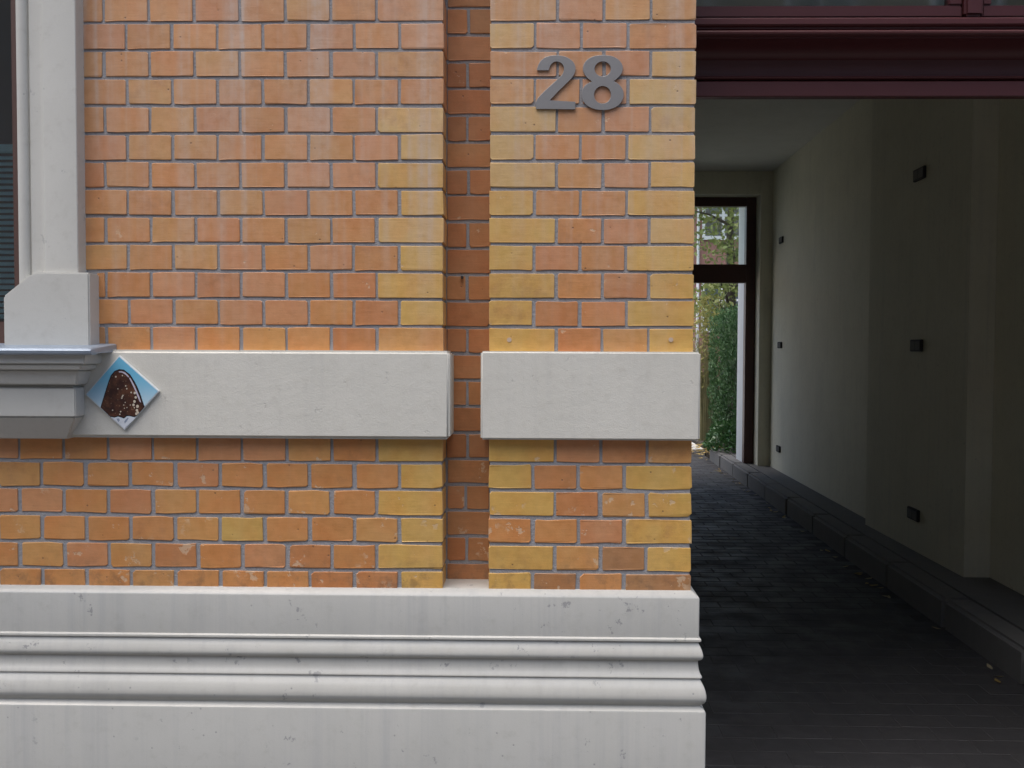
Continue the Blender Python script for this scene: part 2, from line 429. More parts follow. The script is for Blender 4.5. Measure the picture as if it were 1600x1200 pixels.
_bm = {}
def brick_mesh(w, depth, variant, h=BH, rough=1.0):
    key = (round(w, 3), round(depth, 3), variant, round(h, 3))
    if key in _bm: return _bm[key]
    q = random.Random(hash(key) & 0xffff)
    e = 0.0010*(0.7+0.3*rough)
    j = lambda s: q.gauss(0, s*rough)
    rc = [abs(q.gauss(0.0010, 0.0012))*rough + .0008 for _ in range(4)]   # rounded corners
    if q.random() < .16*rough: rc[q.randrange(4)] += q.uniform(.002, .006)*rough
    hw, hh = w/2, h/2
    xm = q.uniform(-.6, .6)*hw
    xt = q.uniform(-.6, .6)*hw
    chip = -q.uniform(.0004, .0012)*rough if q.random() < .3 else 0
    pts = [(-hw+rc[0], -hh+j(.0006)), (xm, -hh+j(.0007)-chip), (hw-rc[1], -hh+j(.0006)), (hw+j(.0005), -hh+rc[1]),
           (hw+j(.0005), hh-rc[2]), (hw-rc[2], hh+j(.0006)), (xt, hh+j(.0006)), (-hw+rc[3], hh+j(.0006)), (-hw+j(.0005), hh-rc[3]), (-hw+j(.0005), -hh+rc[0])]
    n = len(pts)
    vs = [(x*(1-e/hw), j(.0003), z*(1-e/hh)) for x, z in pts] + [(x, e*1.1, z) for x, z in pts] + [(x, depth, z) for x, z in pts]
    fs = [tuple(range(n))]
    for rgi in (0, n):
        fs += [(rgi+(i+1) % n, rgi+i, rgi+n+i, rgi+n+(i+1) % n) for i in range(n)]
    me = MB().add(vs, fs).mesh('brick', M['brick'], fix=False)
    at = me.attributes.new('arris', 'FLOAT', 'POINT')
    at.data.foreach_set('value', [0.0]*n + [1.0]*n + [0.35]*n)
    _bm[key] = me
    return me

def put_brick(parent, xa, xb, k, y=0.0, depth=0.10, col=None, zlo=None, zhi=None, rough=1.0):
    """one brick between joints xa..xb in course k"""
    z0 = Z0 - PITCH*k; z1 = z0 + BH
    if zlo is not None: z0 = max(z0, zlo)
    if zhi is not None: z1 = min(z1, zhi)
    if k >= 17: z0 += 0.0016; xa += 0.0010; xb -= (0.0010 if abs(xb-PX1) > .001 and abs(xb-NX0) > .001 else 0)
    w = xb - xa; h = z1 - z0
    o = bpy.data.objects.new('brick', brick_mesh(w, depth, brng.randrange(7), h, rough))
    COL.objects.link(o); o.parent = parent
    o.location = ((xa+xb)/2 + brng.gauss(0, .0007), y - abs(brng.gauss(0, .0005)), (z0+z1)/2 + brng.gauss(0, .0006))
    o.rotation_euler = (brng.gauss(0, .003), brng.gauss(0, .002), max(-.005, min(.005, brng.gauss(0, .002))))
    o.scale = (1-abs(brng.gauss(0, .005)) if abs(xb-PX1) > .003 and abs(xb-NX0) > .003 and y < .05 else 1, 1, 1-abs(brng.gauss(0, .010)))
    o.color = col or body_col()
    return o

def joined_brick(mb, xa, xb, k, y=0.0, depth=0.05):
    z0 = Z0 - PITCH*k
    mb.box(xa, xb, y+brng.gauss(0, .001), y+depth, z0, z0+BH)

MY = 0.0028                                     # mortar sits this far behind the brick faces
J2 = JOINT/2
# -- left panel
panel = MB().box(-1.436, NX0-0.004, MY, 0.32, 0.905, 3.30).box(-3.6, -1.4362, MY, 0.32, 0.905, 1.36).box(-3.6, -2.75, MY, 0.32, 1.362, 3.30).build('brick_wall', M['mortar'], house)
panel_cols = {0: SALMON, 1: SALMON, 2: TAN, 3: ORANGE, 4: PALE, 5: PALE, 6: YEL, 7: YEL, 8: PALE, 9: YEL, 10: YEL, 11: YEL, 12: TAN,
              16: YEL, 17: YEL, 18: YEL, 19: OLIVE, 20: OLIVE, 21: YEL}
special = {(20, 2): RED, (21, 1): RED, (19, 4): OLIVE, (21, 6): TAN, (10, 1): RED, (5, 1): SALMON, (2, 1): SALMON, (0, 2): TAN, (17, 5): SALMON, (12, 7): BROWN}
extra = MB()
for k in range(-6, 22):
    if 13 <= k <= 15: continue
    lim = -1.56 if k >= 16 else (-1.263 if k < 10 else -1.226)
    q = 0.191 if k % 2 == 0 else HP-0.0015
    xr = NX0; i = 0
    while xr > lim + 0.012:
        xl = xr - q - (0 if i == 0 else 0)
        xa = max(xl + JOINT, lim - 0.006 if k < 16 else -9)
        if xr - xa > 0.012:
            if k >= 0:
                rg = 1.5 if k >= 17 else 1.0
                c = vary(panel_cols[k], .035) if i == 0 else (vary(special[(k, i)], .03) if (k, i) in special else None)
                put_brick(panel, xa, xr, k, 0.0, 0.113 if i == 0 else 0.06, c, zlo=(0.905 if k == 21 else None), rough=rg)
            else:
                joined_brick(extra, xa, xr, k)
        xr = xl; q = HP; i += 1
o = extra.build('upper_bricks', M['brick'], panel, fix=False, bevel=0.0); o['kind'] = 'stuff'; o.color = c4(ORANGE)

# -- pier beside the passage
pier = MB().box(NX1+0.004, PX1-0.004, MY, 0.24, 0.905, 3.30).build('brick_pier', M['mortar'], house)
pl = {0: TAN, 1: PALE, 2: ORANGE, 3: TAN, 4: PALE, 5: PALE, 6: PALE, 7: YEL, 8: YEL, 9: YEL, 10: YEL, 11: YEL, 12: YEL, 16: YEL, 17: YEL, 18: YEL, 19: ORANGE, 20: OLIVE, 21: YEL}
pr = {0: TAN, 1: ORANGE, 2: PALE, 3: PALE, 4: PALE, 5: PALE, 6: YEL, 7: YEL, 8: PALE, 9: YEL, 10: YEL, 11: YEL, 12: YEL, 16: TAN, 17: YEL, 18: YEL, 19: YEL, 20: YEL, 21: BROWN}
pm = {(0,1): SALMON, (0,2): TAN, (1,1): SALMON, (1,2): SALMON, (4,2): SALMON, (6,1): TAN, (10,2): RED, (11,1): RED, (11,2): RED, (16,2): RED, (18,1): RED, (18,2): TAN, (20,2): BROWN, (21,1): BROWN, (17,1): RED, (12,2): TAN}
extra = MB()
for k in range(-6, 22):
    if 13 <= k <= 15: continue
    xs = [NX1, 0.0690, 0.1985, 0.3290, PX1] if k % 2 == 0 else [NX1, 0.0065, 0.1355, 0.2655, PX1]
    for i in range(4):
        xa = xs[i] + (J2 if i > 0 else 0); xb = xs[i+1] - (J2 if i < 3 else 0)
        if k < 0: joined_brick(extra, xa, xb, k); continue
        c = vary(pl[k], .035) if i == 0 else vary(pr[k], .035) if i == 3 else vary(pm[(k, i)], .03) if (k, i) in pm else None
        put_brick(pier, xa, xb, k, 0.0, 0.113 if i in (0, 3) else 0.06, c, zlo=(0.905 if k == 21 else None), rough=1.6 if k >= 17 else 1.1)
o = extra.build('upper_bricks', M['brick'], pier, fix=False); o['kind'] = 'stuff'; o.color = c4(TAN)
for px, pz in ((-0.062, 1.625), (0.392, 1.627)):          # plugged drill holes
    me = MB().tube([(px, -0.0022, pz), (px, 0.004, pz)], 0.0068, 9); me.build('filled_hole', M['filler'], pier)

# -- sunk strip between them
niche = MB().box(NX0-0.0035, NX1+0.0035, ND+MY, 0.32, 0.90, 3.30).build('sunk_strip', M['mortar'], house)
for k in range(-1, 22):
    a, b_ = NX0+0.002, NX1-0.002
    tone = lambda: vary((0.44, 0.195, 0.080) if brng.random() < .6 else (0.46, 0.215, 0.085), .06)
    z = PLTOP-0.004 if k == 21 else None
    if k % 2:
        put_brick(niche, a, b_, k, ND, 0.04, tone(), zlo=z)
    else:
        xm = -0.1885 + brng.gauss(0, .002)
        put_brick(niche, a, xm-J2, k, ND, 0.04, tone(), zlo=z); put_brick(niche, xm+J2, b_, k, ND, 0.04, tone(), zlo=z)
extra = MB()
for k in range(-6, -1): joined_brick(extra, NX0+.002, NX1-.002, k, ND, .04)
o = extra.build('upper_bricks', M['brick'], niche, fix=False); o['kind'] = 'stuff'; o.color = c4(RED)
MB().tube([(-0.203, ND-0.012, 1.808), (-0.203, ND+0.02, 1.808)], 0.0045, 7).build('nail', M['iron'], niche)

# -- pale string course in two blocks
def block(name, x0, x1, z0, z1, y0, y1, mat, parent, bev=0.007, seg=3):
    return MB().box(x0, x1, y0, y1, z0, z1).build(name, mat, parent, bevel=bev, seg=seg, smooth=True)
block('string_course', -1.80, -0.2265, BAND[0], BAND[1], -0.035, ND+0.004, M['band'], house, 0.009)
block('string_course', -0.1405, 0.4705, BAND[0]+.001, BAND[1], -0.034, ND+0.004, M['band'], house, 0.005)

# -- moulded plinth with a return into the passage
def arc(cy, cz, ry, rz, a0, a1, n):
    return [(cy - ry*math.cos(R(a0+(a1-a0)*i/n)), cz + rz*math.sin(R(a0+(a1-a0)*i/n))) for i in range(n+1)]
prof = [(0.0, 0.918), (-0.005, 0.9165), (-0.0205, 0.9025), (-0.0220, 0.8985), (-0.0220, 0.7885), (-0.0275, 0.7845), (-0.0275, 0.7795), (-0.0245, 0.7770), (-0.0205, 0.7750)]
prof += [(-0.0220, 0.7710), (-0.0258, 0.7630), (-0.0297, 0.7530), (-0.0325, 0.7430), (-0.0328, 0.7370), (-0.0310, 0.7305), (-0.0270, 0.7260), (-0.0210, 0.7240)]
prof += [(-0.0200, 0.7200), (-0.0203, 0.7120), (-0.0220, 0.7000), (-0.0255, 0.6875), (-0.0300, 0.6805), (-0.0300, 0.6760), (-0.0265, 0.6735), (-0.0258, 0.6715)]
prof += [(-0.0280, 0.6660), (-0.0337, 0.6560), (-0.0383, 0.6440), (-0.0412, 0.6300), (-0.0414, 0.6215), (-0.0400, 0.6130), (-0.0360, 0.6055), (-0.0290, 0.6005)]
prof += [(-0.0270, 0.5975), (-0.0270, 0.5950), (-0.0385, 0.5835), (-0.0400, 0.5800), (-0.0400, 0.30), (-0.0410, -0.02)]
# path of the arris: along the front, round the corner, into the passage
def plinth_strip(name, pr, mat, parent):
    n = len(pr)
    rows = [[(-3.6, y, z) for y, z in pr], [(PX1 - y - 0.0025, y, z) for y, z in pr],      # mitred, slightly worn corner
            [(PX1 - y, y + 0.0025, z) for y, z in pr], [(PX1 - y, 0.60, z) for y, z in pr]]
    fs = [(i*n+j, i*n+j+1, (i+1)*n+j+1, (i+1)*n+j) for i in range(3) for j in range(n-1)]
    return MB().add([p for rw in rows for p in rw], fs).build(name, mat, parent, smooth=True)
ia = next(i for i, p in enumerate(prof) if abs(p[1]-0.7885) < 1e-6)
ib = next(i for i, p in enumerate(prof) if abs(p[1]-0.5835) < 1e-6)
plinth = MB().box(-3.6, PX1-0.006, 0.33, 0.60, -0.02, 0.912).build('plinth', M['plinth'], house)
plinth_strip('fascia', prof[:ia+1], M['plinth'], plinth)
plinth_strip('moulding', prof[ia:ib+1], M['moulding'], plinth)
plinth_strip('base', prof[ib:], M['plinth'], plinth)
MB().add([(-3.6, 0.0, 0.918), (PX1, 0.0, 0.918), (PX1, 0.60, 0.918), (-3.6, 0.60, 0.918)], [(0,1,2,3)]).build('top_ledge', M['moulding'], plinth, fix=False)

# -- right-hand pier of the carriage entrance and storey above (outside the photograph)
RX = 2.62
rp = MB().box(RX, 5.6, MY, 0.24, 0.905, 3.30).build('brick_pier', M['mortar'], house)
extra = MB()
for k in range(-6, 22):
    x = RX; i = 0
    while x < 3.8:
        w = 0.191 if (k % 2 and i == 0) else HP
        joined_brick(extra, x, x+w-JOINT, k); x += w; i += 1
o = extra.build('far_bricks', M['brick'], rp, fix=False); o['kind'] = 'stuff'; o.color = c4(ORANGE)
MB().box(RX-0.03, 5.6, -0.034, 0.24, -0.02, 0.904).build('plinth', M['plinth'], house, bevel=0.01)
MB().box(-3.6, 5.6, MY, 0.32, 3.302, 6.0).build('upper_wall', M['farbrick'], house)
MB().box(-3.6, 5.6, 0.325, 10.30, 3.90, 5.9).build('upper_storeys', M['fargrey'], house)
MB().box(-3.9, 5.9, -0.25, 10.5, 6.01, 6.15).build('roof', M['zinc'], house)
# -- passage walls and ceiling
MB().hexa(corner_skew(-0.30, 0.435, 0.245, 9.5, -0.02, 3.80)).build('passage_wall', M['cream'], house)
XF, XM, XN = 2.715, 2.652, 2.82       # far, middle and near faces (before skew)
MB().hexa(corner_skew(XF, 3.30, 5.40, 9.50, KH-0.02, 3.80)).build('passage_wall', M['cream'], house)
MB().hexa([(2.742,3.5,KH-.02),(3.4,3.5,KH-.02),(3.4,5.396,KH-.02),(2.757,5.396,KH-.02),(2.742,3.5,3.8),(3.4,3.5,3.8),(3.4,5.396,3.8),(2.757,5.396,3.8)]).build('passage_wall', M['cream_dark'], house)
MB().hexa(corner_skew(XN, 3.30, 0.245, 3.496, KH-0.02, 3.80)).build('passage_wall', M['cream'], house)
MB().box(-0.3, 4.2, 0.33, 10.28, 3.785, 3.895).build('passage_ceiling', M['ceilw'], house)
# end wall with the doorway to the yard
DX0, DX1, DZ = 0.72, 2.80, 3.50
MB().box(-0.3, DX0-0.002, 9.505, 10.25, -0.02, 3.78).box(DX0, DX1, 9.505, 10.25, DZ+0.002, 3.78).box(DX1+0.002, 3.5, 9.505, 9.86, KH-0.02, 3.78).build('end_wall', M['cream'], house)
MB().box(DX1-0.105, 3.5, 9.865, 10.27, KH-0.02, 3.78).build('door_reveal', M['farwhite'], house)
# solid mass of the rooms left and right of the passage
MB().box(-3.6, -0.31, 1.6, 10.2, -0.02, 3.88).build('side_rooms', M['fargrey'], house)
MB().box(3.52, 5.6, 0.26, 10.2, -0.02, 3.88).build('side_rooms', M['fargrey'], house)

# ------------------------------------------------------------------ window at the left
win = empty('window', (-2.0, 0.0, 1.6), house)
def wpart(mb, name, mat, **k):
    mb.v = [(x+2.0, y, z-1.6) for x, y, z in mb.v]
    return mb.build(name, mat, win, **k)
# moulded jamb: front plane, fillet, sunk band, inner roll
jp = [(-1.262, 0.05), (-1.262, -0.048), (-1.264, -0.050), (-1.352, -0.050), (-1.357, -0.046), (-1.360, -0.040), (-1.366, -0.038), (-1.371, -0.036), (-1.398, -0.036), (-1.402, -0.030), (-1.405, -0.028)]
jp += [(-1.4215 + 0.0155*math.cos(R(a)), -0.030 - 0.013*math.sin(R(a))) for a in range(20, 181, 20)]
jp += [(-1.437, 0.14), (-1.40, 0.14), (-1.40, 0.05)]
nj = len(jp)
mb = MB().add([(x, y, 1.605) for x, y in jp] + [(x, y, 3.3) for x, y in jp], [tuple(range(nj)), tuple(range(2*nj-1, nj-1, -1))] + [(i, (i+1) % nj, (i+1) % nj+nj, i+nj) for i in range(nj)])
wpart(mb, 'jamb', M['surround'], smooth=True)
mb = MB().add([(-x-4.0, y, 1.605) for x, y in jp] + [(-x-4.0, y, 3.3) for x, y in jp], [tuple(range(nj)), tuple(range(2*nj-1, nj-1, -1))] + [(i, (i+1) % nj, (i+1) % nj+nj, i+nj) for i in range(nj)])
wpart(mb, 'jamb', M['surround'], smooth=True)
bp = [(-1.4675, 1.601), (-1.226, 1.601), (-1.226, 1.8065), (-1.372, 1.8065), (-1.392, 1.800), (-1.4675, 1.740)]
wpart(MB().prism(bp, -0.062, 0.06), 'base_block', M['surround'], bevel=0.004, smooth=True)
wpart(MB().prism([(-x-4.0, z) for x, z in reversed(bp)], -0.062, 0.06), 'base_block', M['surround'], bevel=0.004, smooth=True)
# timber frame, glass, blind
wpart(MB().box(-2.56, -1.44, 0.030, 0.090, 1.60, 1.672), 'frame', M['brownframe'], bevel=0.006)
wpart(MB().box(-1.488, -1.44, 0.033, 0.087, 1.674, 3.25), 'frame', M['brownframe'], bevel=0.006)
wpart(MB().box(-2.56, -2.492, 0.033, 0.087, 1.674, 3.25), 'frame', M['brownframe'], bevel=0.006)
wpart(MB().box(-2.49, -1.49, 0.056, 0.061, 1.674, 3.25), 'pane', M['glass'])
wpart(MB().box(-2.56, -1.44, 1.2, 1.25, 1.3, 3.3), 'room_wall', M['brownframe'])
zs = 1.705
while zs < 2.165:
    wpart(MB().hexa([(-2.49,.100,zs-.005),(-1.49,.100,zs-.005),(-1.49,.114,zs+.0065),(-2.49,.114,zs+.0065),(-2.49,.100,zs-.0042),(-1.49,.100,zs-.0042),(-1.49,.114,zs+.0073),(-2.49,.114,zs+.0073)]), 'blind_slat', M['blind'])
    zs += 0.0172
wpart(MB().box(-2.49, -1.49, .098, .116, 2.168, 2.192), 'blind_rail', M['blind'], bevel=0.003)
wpart(MB().box(-2.49, -1.49, .099, .115, 1.682, 1.695), 'blind_rail', M['blind'], bevel=0.003)
# sill: stepped moulding under a zinc nose
steps = [(1.5545, 1.5815, -0.1425, -1.2055), (1.5375, 1.5535, -0.1365, -1.2165)]
def sill_layer(name, z0, z1, y, x, ybot=None, xbot=None, mat='surround', bev=0.003):
    yb = y if ybot is None else ybot; xb = x if xbot is None else xbot
    return wpart(MB().hexa([(-2.95, yb, z0), (xb, yb, z0), (xb, 0.02, z0), (-2.95, 0.02, z0), (-2.95, y, z1), (x, y, z1), (x, 0.02, z1), (-2.95, 0.02, z1)]), name, M[mat], bevel=bev, smooth=True)
sill_layer('sill_moulding', 1.5535, 1.5815, -0.1425, -1.2055)
sill_layer('sill_moulding', 1.5370, 1.5531, -0.1365, -1.2165, -0.1300, -1.222)
sill_layer('sill_moulding', 1.4960, 1.5366, -0.1180, -1.234, -0.1040, -1.246)
sill_layer('sill_moulding', 1.4880, 1.4957, -0.0860, -1.262)
sill_layer('sill_apron', 1.4065, 1.4877, -0.0930, -1.254)
sill_layer('sill_apron', 1.3420, 1.4062, -0.0915, -1.256, -0.0450, -1.300)
# zinc: sloping sheet with a rolled nose and rounded end
zp = [(0.0, 1.610), (-0.148, 1.5985), (-0.158, 1.596), (-0.1635, 1.590), (-0.1625, 1.5825), (-0.156, 1.5785), (-0.145, 1.5815), (0.0, 1.5865)]
mb = MB(); nz = len(zp)
xs = [-2.98, -1.212, -1.192, -1.182, -1.177]
sc = [1.0, 1.0, 0.99, 0.955, 0.86]
for x, s_ in zip(xs, sc):
    for y, z in zp: mb.v.append((x, y*s_, 1.5895 + (z-1.5895)*min(1, s_*1.02)))
for i in range(len(xs)-1):
    for j in range(nz): mb.f.append((i*nz+j, i*nz+(j+1) % nz, (i+1)*nz+(j+1) % nz, (i+1)*nz+j))
mb.f.append(tuple(range(nz))); mb.f.append(tuple((len(xs)-1)*nz+j for j in reversed(range(nz))))
wpart(mb, 'sill_flashing', M['zinc'], smooth=True)

# ------------------------------------------------------------------ carriage entrance: oxblood transom and fanlight
gate = empty('entrance_transom', (0.48, 0.25, 2.36))
tag(gate, 'dark red moulded timber transom with glazed fanlight over the carriage entrance', 'transom')
def gpart(mb, name, mat, **k):
    mb.v = [(x-0.48, y-0.25, z-2.36) for x, y, z in mb.v]
    return mb.build(name, mat, gate, **k)
GX0, GX1 = 0.462, 2.615
tp = [(0.272, 2.3635), (0.243, 2.363), (0.240, 2.366), (0.240, 2.407), (0.244, 2.410), (0.262, 2.412), (0.262, 2.416)]
tp += [(0.250 - 0.010*math.cos(R(a)), 2.4215 + 0.0055*math.sin(R(a))) for a in (-80, -40, 0, 40, 80)]
tp += [(0.262, 2.430), (0.262, 2.478), (0.256, 2.482)]
tp += [(0.252 - 0.080*(1-math.cos(R(a))), 2.482 + 0.034*math.sin(R(a))) for a in (15, 35, 55, 75, 90)]
tp += [(0.172, 2.520), (0.160, 2.5215)] + [(0.162 - 0.008*math.cos(R(a)), 2.5290 + 0.0075*math.sin(R(a))) for a in (-70, -30, 10, 50, 85)]
tp += [(0.182, 2.5375), (0.182, 2.5425), (0.176, 2.5450), (0.176, 2.5500), (0.168, 2.5525), (0.165, 2.556), (0.165, 2.570), (0.168, 2.5735), (0.245, 2.600), (0.272, 2.600)]
gpart(MB().sweepx(tp, GX0, GX1), 'transom_beam', M['red'], smooth=True)
def fan_sash(x0, x1):
    zb, zt, wd = 2.6025, 3.28, 0.040
    f = MB().box(x0, x1, 0.252, 0.292, zb, zb+0.036).box(x0, x1, 0.252, 0.292, zt-wd, zt).box(x0, x0+wd-0.012, 0.2515, 0.2915, zb+0.0362, zt-wd-.0002).box(x1-wd, x1, 0.2515, 0.2915, zb+0.0362, zt-wd-.0002)
    fo = gpart(f, 'sash', M['red'], bevel=0.004)
    gl = MB().box(x0+wd-0.014, x1-wd+0.002, 0.270, 0.274, zb+0.034, zt-wd+0.002)
    gl.v = [(x-0.48, y-0.25, z-2.36) for x, y, z in gl.v]
    gl.build('pane', M['glass'], fo)
fan_sash(0.464, 1.292)
fan_sash(1.352, 2.10)
fan_sash(2.16, 2.612)
gpart(MB().box(1.294, 1.350, 0.236, 0.30, 2.6022, 3.28), 'mullion', M['red'], bevel=0.008)
gpart(MB().box(2.102, 2.158, 0.236, 0.30, 2.6022, 3.28), 'mullion', M['red'], bevel=0.008)

# ------------------------------------------------------------------ door frame at the yard end
df = empty('door_frame', (DX1, 9.75, KH))
tag(df, 'dark brown door frame with transom bar opening onto the green yard', 'door frame')
def dpart(mb, name, mat, **k):
    mb.v = [(x-DX1, y-9.75, z-KH) for x, y, z in mb.v]
    return mb.build(name, mat, df, **k)
dpart(MB().box(DX1-0.118, DX1, 9.735, 9.858, KH+0.001, DZ), 'jamb', M['darkred'], bevel=0.006)
dpart(MB().box(DX0, DX0+0.118, 9.735, 9.858, 0.001, DZ), 'jamb', M['darkred'], bevel=0.006)
dpart(MB().box(DX0+0.119, DX1-0.119, 9.737, 9.856, DZ-0.112, DZ), 'head', M['darkred'], bevel=0.006)
dpart(MB().box(DX0+0.119, DX1-0.119, 9.730, 9.856, 2.435, 2.665), 'transom_bar', M['darkred'], bevel=0.008)
dpart(MB().box(DX0+0.120, DX1-0.120, 9.79, 9.796, 2.666, DZ-0.113), 'pane', M['glass'])

# ------------------------------------------------------------------ socket boxes on the passage wall
def socket_box(x, y, z, w, h, label, group):
    r_ = empty('wall_socket', (x, y, z)); r_.rotation_euler = (0, 0, -math.atan(SK))
    tag(r_, label, 'socket', group)
    MB().box(-0.016, 0.004, -w/2, w/2, -h/2, h/2).build('casing', M['box'], r_, bevel=0.004)
    MB().box(-0.019, -0.0165, -w/2+.012, -.004, -h/2+.012, h/2-.012).build('cover', M['boxlite'], r_, bevel=0.001)
    MB().box(-0.019, -0.0165, .004, w/2-.012, -h/2+.012, h/2-.012).build('cover', M['boxlite'], r_, bevel=0.001)
for z, wh in ((2.845, 'high'), (1.634, 'middle'), (0.43, 'low')):
    yy = 4.33
    socket_box(2.744, yy, z, 0.21, 0.085, {'high': 'dark socket box high on the stepped-out passage wall', 'middle': 'dark socket box at eye height on the stepped-out passage wall', 'low': 'dark socket box low on the stepped-out passage wall'}[wh], 'socket boxes along the passage wall')
for z, wh in ((2.885, 'high'), (1.655, 'middle'), (0.43, 'low')):
    yy = 8.98
    socket_box(skx(XF, yy)-0.004, yy, z, 0.17, 0.075, {'high': 'small dark socket box high beside the yard door', 'middle': 'small dark socket box at eye height beside the yard door', 'low': 'small dark socket box low beside the yard door'}[wh], 'socket boxes along the passage wall')

# ------------------------------------------------------------------ house number 28
def smooth_poly(pts, corners, sub=5):
    n = len(pts); out = []
    for i in range(n):
        p0, p1, p2, p3 = [Vector(pts[(i+d) % n]) for d in (-1, 0, 1, 2)]
        c1, c2 = i in corners, (i+1) % n in corners
        if c1 and c2: out.append(tuple(p1)); continue
        if c1: p0 = p1 + (p1 - p2)*0.5
        if c2: p3 = p2 + (p2 - p1)*0.5
        for s_ in range(sub):
            t = s_/sub
            out.append(tuple(0.5*((2*p1)+(p2-p0)*t+(2*p0-5*p1+4*p2-p3)*t*t+(3*p1-p0-3*p2+p3)*t**3)))
    return out
def curve_plate(name, splines, thick, mat, parent, bevel=0.0):
    cu = bpy.data.curves.new(name, 'CURVE'); cu.dimensions = '2D'; cu.fill_mode = 'BOTH'; cu.extrude = thick/2; cu.bevel_depth = bevel; cu.bevel_resolution = 1
    for sp in splines:
        s_ = cu.splines.new('POLY'); s_.points.add(len(sp)-1); s_.use_cyclic_u = True
        for q, (x, y) in zip(s_.points, sp): q.co = (x, y, 0, 1)
    tmp = bpy.data.objects.new(name+'_tmp', cu); COL.objects.link(tmp)
    me = bpy.data.meshes.new_from_object(tmp.evaluated_get(bpy.context.evaluated_depsgraph_get()))
    bpy.data.objects.remove(tmp); bpy.data.curves.remove(cu)
    me.name = name
    me.transform(Matrix.Rotation(R(90), 4, 'X'))
    me.materials.clear(); me.materials.append(mat)
    o = bpy.data.objects.new(name, me); COL.objects.link(o)
    if parent: o.parent = parent
    return o
ZS = 0.001765/8.889
def zpt(zx, zy): return (0.011 + (zx-160)*ZS, 2.268 + (889-zy)*ZS)
two = [(168,350),(182,292),(222,222),(295,170),(400,148),(515,154),(612,188),(682,252),(704,330),(690,398),(645,468),(560,552),(460,650),(345,772),(705,792),(705,893),(160,886),(160,780),(230,688),(330,592),(430,502),(508,430),(542,372),(545,312),(520,262),(472,234),(420,232),(372,260),(343,306),(332,350)]
two_c = {0, 13, 14, 15, 16, 29}
eight = [(1090,146),(1200,156),(1290,196),(1348,260),(1364,330),(1346,400),(1296,458),(1238,506),(1310,548),(1362,612),(1380,690),(1360,772),(1300,845),(1200,890),(1090,902),(980,890),(880,845),(817,772),(797,690),(812,612),(862,548),(948,508),(882,464),(832,400),(813,330),(832,256),(886,196),(980,156)]
eight_c = {7, 21}
def ell(cx, cy, rx, ry, n=40): return [(cx+rx*math.cos(2*math.pi*i/n), cy+ry*math.sin(2*math.pi*i/n)) for i in range(n)]
def digit(name, splines, ref, label):
    rt = empty(name, (ref[0], -0.0010, ref[1]))
    tag(rt, label, 'house number', 'house number digits')
    sp = [[(zpt(*p)[0]-ref[0], zpt(*p)[1]-ref[1]) for p in s_] for s_ in splines]
    o = curve_plate('plate', sp, 0.0042, M['steel'], rt, 0.0005)
    o.location = (0, -0.0036, 0)
    return rt
d2 = digit('house_number', [smooth_poly(two, two_c)], zpt(430, 889), 'brushed steel digit two with curled top and flat foot on the brick pier')
d8 = digit('house_number', [smooth_poly(eight, eight_c), ell(1087, 335, 116, 106), ell(1087, 694, 121, 124)], zpt(1088, 900), 'brushed steel digit eight with two round holes on the brick pier')
for rt, offs in ((d2, ((-0.045, 0.008), (0.045, 0.008), (0.045, 0.115))), (d8, ((-0.045, 0.045), (0.045, 0.045), (0.0, 0.073)))):
    for px, pz in offs:
        MB().tube([(px, -0.002, pz), (px, 0.006, pz)], 0.0035, 8).build('mounting_pin', M['steel'], rt)

# ------------------------------------------------------------------ painted tile
TY = -0.035
TZ = 0.001785/7.5
def tpt(zx, zy): return ((zx-602)*TZ, (628-zy)*TZ)
tile = empty('painted_tile', (-1.1445, TY, 1.472))
tag(tile, 'square tile hung as a diamond, painted with a nutty chocolate ice cream on blue', 'tile')
def tile_sky():
    m, nt, b = new_mat('tile_sky_print'); h = N(nt)
    tc = h.n('ShaderNodeTexCoord'); sp = h.n('ShaderNodeSeparateXYZ'); h.lk(tc.outputs['Object'], sp.inputs[0])
    f = h.math('ADD', sp.outputs[2], h.math('MULTIPLY', h.noise(tc.outputs['Object'], 14.0, 3), 0.03))
    h.lk(h.mix(h.ramp(f, -0.07, 0.075), (0.66, 0.76, 0.82, 1), (0.16, 0.47, 0.68, 1)), b.inputs['Base Color'])
    b.inputs['Roughness'].default_value = 0.18
    return m
def tile_choc():
    m, nt, b = new_mat('tile_chocolate_print'); h = N(nt)
    tc = h.n('ShaderNodeTexCoord')
    n1 = h.noise(tc.outputs['Object'], 45.0, 4); vo = h.voro(tc.outputs['Object'], 260.0)
    c = h.mix(h.ramp(n1, 0.35, 0.7), (0.045, 0.020, 0.016, 1), (0.12, 0.050, 0.028, 1))
    sp = h.n('ShaderNodeSeparateColor'); h.lk(vo.outputs['Color'], sp.inputs[0])
    c = h.mix(h.math('MULTIPLY', h.math('MULTIPLY', h.ramp(vo.outputs['Distance'], .15, .4, 1, 0), h.math('GREATER_THAN', sp.outputs[0], .94)), .6), c, (0.45, 0.33, 0.20, 1))
    h.lk(c, b.inputs['Base Color']); b.inputs['Roughness'].default_value = 0.2
    return m
tq = [tpt(570,185), tpt(1045,605), tpt(625,1070), tpt(160,650)]
tq_ccw = [tq[3], tq[2], tq[1], tq[0]]
MB().prism(tq_ccw, -0.0085, -0.0005).build('tile_body', mat_solid('tile_glaze', (0.72, 0.75, 0.76), 0.15), tile, bevel=0.0015)
ins = lambda p, k=0.965: (p[0]*k, p[1]*k)
def sheet(name, pts, y, mat):     # thin layer of glaze
    return MB().prism(pts, -y, -y+0.00035).build(name, mat, tile)
sheet('sky_glaze', [ins(p, .955) for p in tq_ccw], 0.0091, tile_sky())
